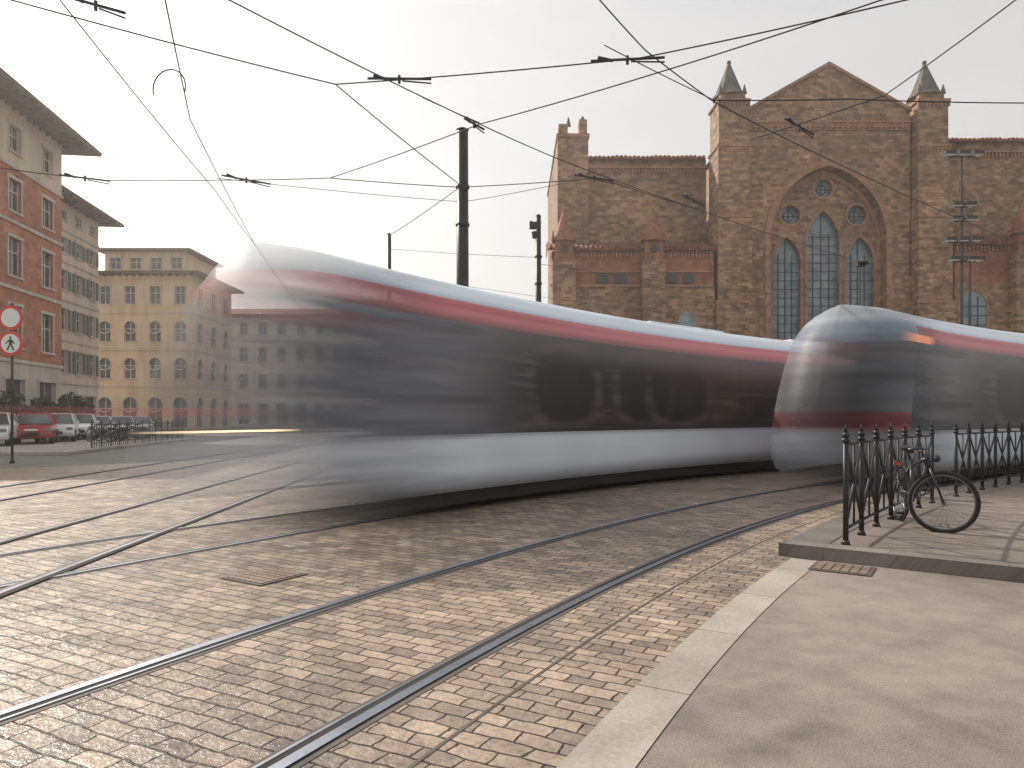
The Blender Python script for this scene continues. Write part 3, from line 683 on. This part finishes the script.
# ------------------------------------------------------------------ traffic sign
e=empty('traffic_sign',(-15.0,21,0)); mb=MB(); mb.cyl((0,0,-.01),(0,0,4.8),.035,n=12); mb.cyl((0,0,0),(0,0,.1),.07,.05,12); mb.obj('pole',[M_dark],e,True)
Mw=simple('sign_white',(.8,.8,.79),.5,0,.05); Mr=simple('sign_red',(.62,.05,.055),.45,0,.1); Mk=simple('sign_black',(.02,.02,.02),.5)
for z in (4.35,3.58):
    mb=MB(); mb.cyl((0,-.05,z),(0,-.07,z),.37,.37,36); mb.obj('disc',[Mr],e); mb=MB(); mb.cyl((0,-.072,z),(0,-.076,z),.28,.28,36); mb.obj('face',[Mw],e)
mb=MB(); z=3.58
mb.cyl((0,-.078,z+.17),(0,-.082,z+.17),.035,.035,14)
for k,q in enumerate(([(-.04,.12),(.05,.12),(.05,-.03),(-.04,-.03)],[(-.04,-.03),(.01,-.03),(-.07,-.21),(-.12,-.2)],[(0,-.03),(.05,-.03),(.12,-.2),(.07,-.21)],[(-.04,.12),(-.04,.07),(-.13,-.02),(-.15,.01)],[(.05,.12),(.14,.0),(.11,-.02),(.05,.06)])):
    mb.prism([(a,z+b_) for a,b_ in q],-.082-.001*k,-.0785)
mb.obj('pedestrian_symbol',[Mk],e)
# ------------------------------------------------------------------ cars
def car(loc,rz,col):
    e=empty('parked_car',loc,rz)
    Mp=simple('car_paint',col,.25,.1,.05); 
    side=[(-2.0,.32),(-2.05,.62),(-1.95,.92),(-1.5,1.0),(.7,.98),(1.55,.86),(1.95,.7),(2.02,.45),(1.95,.28)]
    def loft(mb,prof,w,w2,mat):
        n=len(prof); vs=[]
        zs=[p[1] for p in prof]; zt=max(zs); zl=min(zs)
        for sg in (-1,1):
            for x,z in prof:
                k=(z-zl)/(zt-zl); ww=w+(w2-w)*k; vs.append((x,sg*ww,z))
        fs=[tuple(range(n)),tuple(range(2*n-1,n-1,-1))]+[(i,i+n,(i+1)%n+n,(i+1)%n) for i in range(n)]
        mb.add(vs,fs,mat)
    mb=MB(); loft(mb,side,.87,.82,0); mb.obj('body',[Mp],e,bevel=.07)
    mb=MB(); loft(mb,[(-1.85,.98),(-1.6,1.36),(-1.3,1.46),(.1,1.47),(.35,1.42),(1.05,.95)],.80,.58,0); mb.obj('greenhouse',[M_win],e,bevel=.04)
    mb=MB(); loft(mb,[(-1.55,1.40),(-1.3,1.475),(.1,1.485),(.3,1.44)],.63,.58,0)
    for sg in (-1,1):
        for (x1,z1,x2,z2) in ((1.05,.97,.32,1.44),(-.35,.97,-.4,1.47),(-1.85,.97,-1.5,1.42)): mb.cyl((x1,sg*.80,z1),(x2,sg*.61,z2),.035,n=6)
        mb.box(.72,.9,.84 if sg>0 else -1.0,1.0 if sg>0 else -.84,.95,1.08)
    mb.obj('roof_and_pillars',[Mp],e)
    mb=MB()
    for x in (-1.3,1.3):
        for sg in (-1,1):
            mb.cyl((x,sg*.68,.31),(x,sg*.89,.31),.31,.31,20,0); mb.cyl((x,sg*.885,.31),(x,sg*.90,.31),.19,.19,14,1)
    mb.obj('wheels',[M_tyre,M_chrome],e)
    mb=MB(); 
    for sg in (-1,1): mb.box(1.82,1.99,sg*.65-.15,sg*.65+.15,.62,.76,0); mb.box(-2.05,-1.93,sg*.68-.12,sg*.68+.12,.66,.9,1)
    mb.box(1.9,2.05,-.35,.35,.4,.55,2); mb.box(1.9,2.06,-.26,.26,.62,.7,3); mb.obj('lights_and_plates',[M_chrome,Mr,Mk,Mw],e,bevel=.02)
car((-23.4,31.5,0.12),radians(-62),(.65,.65,.67)); car((-23.4,34.3,0.12),radians(-60),(.38,.05,.05)); car((-24.3,37.5,.12),radians(-62),(.7,.72,.74)); car((-25.3,41,.12),radians(-62),(.65,.66,.68)); car((-26.9,45.5,0),radians(-60),(.6,.6,.6)); car((-27.9,50,0),radians(-60),(.5,.51,.52)); car((-29.2,55,0),radians(-60),(.55,.56,.58))

def leafmass(name,boxes,count,col):
    mb=MB(); 
    for _ in range(count):
        x0,x1,y0,y1,z0,z1=random.choice(boxes); cx,cy,cz=(x0+x1)/2,(y0+y1)/2,(z0+z1)/2
        th=random.uniform(0,2*pi); ph=math.acos(random.uniform(-1,1)); r=random.uniform(.6,1.05)
        c=Vector((cx+(x1-x0)/2*r*sin(ph)*cos(th),cy+(y1-y0)/2*r*sin(ph)*sin(th),cz+(z1-z0)/2*r*cos(ph)))
        a=Vector((random.gauss(0,1),random.gauss(0,1),random.gauss(0,1))).normalized(); b_=a.orthogonal().normalized(); s=random.uniform(.06,.14)
        mb.add([c-a*s,c+b_*s*.6,c+a*s,c-b_*s*.6],[(0,1,2,3)],random.choice((0,0,1)))
    return mb.obj(name,[simple(name+'_a',col,.7),simple(name+'_b',tuple(k*1.8 for k in col),.7)])
leafmass('hedge',[(-29.4-.14*i,-28.0-.14*i,36+i*1.6,38.4+i*1.6,.05,random.uniform(1.7,3.2)) for i in range(8)],9000,(.05,.055,.04))

# ------------------------------------------------------------------ masts and lamps
def mast(name,x,y,H,r0,r1,extra=None):
    e=empty(name,(x,y,0)); mb=MB(); mb.cyl((0,0,0),(0,0,H),r0,r1,14); mb.cyl((0,0,0),(0,0,.5),r0*1.5,r0*1.3,14)
    for z in (H*.72,H*.83): mb.cyl((0,0,z),(0,0,z+.06),r0*1.0,r0*1.0,14)
    mb.cyl((0,0,H),(0,0,H+.05),r1*1.15,r1*.4,14); mb.obj('pole',[M_black],e,True); return e
mast('catenary_mast',-1.2,17,8.35,.17,.135)
e=mast('camera_pole',.83,22,7.7,.12,.08)
mb=MB(); mb.box(-.28,.08,-.1,.1,7.3,7.5); mb.cyl((-.1,0,7.2),(-.1,0,7.0),.12,.09,10); mb.cyl((0,0,7.3),(-.25,0,7.55),.025); mb.obj('camera_head',[M_dark],e,bevel=.02)
mast('catenary_mast',-4.25,24.2,7.7,.09,.07)
def lampmast(x,y,H,arms,r=.08):
    e=empty('street_lamp',(x,y,0)); mb=MB(); mb.cyl((0,0,0),(0,0,H),r,r*.6,10)
    for z,hw,n in arms:
        mb.cyl((-hw,0,z),(hw,0,z),.04,n=6)
        for i in range(n):
            xx=-hw+2*hw*i/(n-1); mb.box(xx-.3,xx+.3,-.35,.2,z+.05,z+.24,1); mb.box(xx-.26,xx+.26,-.3,.15,z+.02,z+.048,2)
    mb.obj('lamp_assembly',[M_dark,M_dark,Mw],e)
lampmast(25.7,40,16.5,[(16.3,.8,3),(13.4,.35,2),(12.6,.4,2),(11.4,.75,3),(10.3,.5,2)],.1)
lampmast(26.5,40.5,10.6,[(10.4,.35,2)],.09)
lampmast(19.9,40,10.2,[(10.0,.01,2)],.06)

# ------------------------------------------------------------------ overhead wires
def wires(name,lines,r):
    cu=bpy.data.curves.new(name,'CURVE'); cu.dimensions='3D'; cu.bevel_depth=r; cu.bevel_resolution=1
    for pts in lines:
        out=[]
        for a,b_ in zip(pts[:-1],pts[1:]):
            a=Vector(a); b_=Vector(b_); L=(b_-a).length; k=8
            for i in range(k):
                t=i/k; p=a.lerp(b_,t); p.z-=.010*L*4*t*(1-t)*.5; out.append(p)
        out.append(Vector(pts[-1]))
        s=cu.splines.new('POLY'); s.points.add(len(out)-1)
        for i,p in enumerate(out): s.points[i].co=(p.x,p.y,p.z,1)
    cu.materials.append(M_wire); o=bpy.data.objects.new(name,cu); COL.objects.link(o); return o
z=6.0
def ln(*p): return [(x,y,z) for x,y in p]
ow=empty('overhead_wires')
w=wires('contact_wires',[
 ln((-9.9,5.3),(-5.56,7.79),(-2.46,9.75),(-1.07,13.85),(-1.2,17)),
 ln((-2.46,9.75),(1.65,9.04),(4.37,7.79),(7.5,6.2)),
 ln((-5.2,5.5),(-3.14,7.79),(-.51,11.07),(.87,12.6),(4.2,15.65),(10,20.5)),
 ln((-15,12.0),(-9.52,13.02),(-8.05,13.68),(-5.8,13.68),(-3.53,13.56),(-.51,11.07),(1.87,9.49),(4.1,7.79),(6.5,5.9)),
 ln((-5.8,13.68),(-3.53,13.56),(-1.05,14.1),(1.7,13.56),(4.2,15.65)),
 ln((-.3,5.2),(.98,7.79),(1.68,8.84),(2.92,10.24),(5.45,12.38),(14,19)),
 ln((6.2,5.0),(5.6,7.79),(5.37,10.08),(3.98,11.7)),
 ln((2.92,10.24),(4.93,10.2),(7.56,10.33),(12,10.6)),
 ln((-4.5,5.6),(-5.03,7.79),(-6.06,14.28),(-6.9,18.8),(-9,30)),
 ln((-3.2,5.0),(-3.86,7.79),(-5.02,10.92),(-6.9,18.8)),
 ln((-1.05,14.09),(-3.1,17.8),(-4.25,24.2)),
],.0088); w.parent=ow
w=wires('support_wires',[
 [(-1.2,17,6.6),(1.7,13.56,6.05)],[(-1.2,17,6.6),(-5.8,13.7,6.05)],[(-4.25,24.2,7.2),(.83,22,6.4)],
 [(.83,22,6.2),(12,31,6.8)],[(-1.3,10.2,6.02),(-.51,11.07,6.02)],[(1.2,9.1,6.2),(2.92,10.24,6.02)],
 [(-4.25,24.2,6.3),(10,34,6.2)]],.007); w.parent=ow
mb=MB()
for (x,y,a,l) in ((-1.55,9.62,-8,.9),(1.5,9.1,-14,.95),(4.6,11.2,35,.8),(1.6,13.6,10,.8),(-8.3,13.6,10,.9),(-5.2,13.7,20,.9),(-4.7,7.9,20,.6),(-.6,11.1,40,.4),(3.9,15.0,40,.8)):
    a=radians(a); dx,dy=cos(a)*l/2,sin(a)*l/2
    mb.cyl((x-dx,y-dy,z+.05),(x+dx,y+dy,z-.02),.017,n=6); mb.cyl((x-dx*.8,y-dy*.8,z+.08),(x-dx*.4,y-dy*.4,z+.02),.026,.022,n=8); mb.cyl((x+dx*.1,y+dy*.1,z-.02),(x+dx,y+dy,z-.08),.011,n=5)
    mb.cyl((x,y,z-.05),(x,y,z+.06),.02,n=8)
mb.torus((-4.85,9.9,z+.02),.26,.010,(.2,1,0),20,5,0,pi*.9,pi*2.1); mb.obj('insulators',[M_wire],ow)

# ------------------------------------------------------------------ atmospheric haze (real volume of hazy air over the square)
mb=MB(); mb.box(-150,150,-30,260,-.5,70)
mh=bpy.data.materials.new('hazy_air'); mh.use_nodes=True; nt=mh.node_tree
nt.nodes.remove(nt.nodes['Principled BSDF']); vs_=N(nt,'ShaderNodeVolumeScatter'); vs_.inputs['Density'].default_value=.0013; vs_.inputs['Anisotropy'].default_value=.5; vs_.inputs['Color'].default_value=(1,.965,.92,1)
nt.links.new(vs_.outputs[0],nt.nodes['Material Output'].inputs['Volume'])
mb.obj('sky_haze',[mh])

# ------------------------------------------------------------------ light
AZ,EL=-50,38
w=bpy.data.worlds.new('World'); sc.world=w; w.use_nodes=True; nt=w.node_tree; bg=nt.nodes['Background']
sky=N(nt,'ShaderNodeTexSky'); sky.sky_type='NISHITA'; sky.sun_disc=False; sky.sun_elevation=radians(EL); sky.sun_rotation=radians(AZ)
sky.dust_density=4; sky.air_density=1.2; sky.ozone_density=1
hs=N(nt,'ShaderNodeHueSaturation'); hs.inputs['Saturation'].default_value=.4; nt.links.new(sky.outputs[0],hs.inputs['Color'])
tc=N(nt,'ShaderNodeTexCoord'); mp=N(nt,'ShaderNodeMapping'); mp.inputs['Scale'].default_value=(1,1,3); nt.links.new(tc.outputs['Generated'],mp.inputs[0])
cl=noise(nt,mp.outputs[0],1.6,3,.55)
c=mixc(nt,.5,hs.outputs[0],(7.1,6.85,6.55)); c=mixc(nt,1.0,c,ramp(nt,cl,[(.3,(.93,.935,.95)),(.7,(1.06,1.05,1.03))]),'MULTIPLY')
nt.links.new(c,bg.inputs['Color']); bg.inputs['Strength'].default_value=.138
d=Vector((sin(radians(AZ))*cos(radians(EL)),cos(radians(AZ))*cos(radians(EL)),sin(radians(EL))))
sl=bpy.data.lights.new('sun','SUN'); sl.energy=4.9; sl.angle=radians(.7); sl.color=(1,.91,.79)
so=bpy.data.objects.new('sun',sl); COL.objects.link(so); so.rotation_euler=d.to_track_quat('Z','Y').to_euler()

# ------------------------------------------------------------------ camera
cam=bpy.data.cameras.new('camera'); cam.sensor_width=36; cam.lens=24.6; cam.shift_y=34/1024; cam.clip_end=6000; cam.clip_start=.05
co=bpy.data.objects.new('camera',cam); COL.objects.link(co); co.location=(0,0,1.35); co.rotation_euler=(pi/2,0,0); sc.camera=co
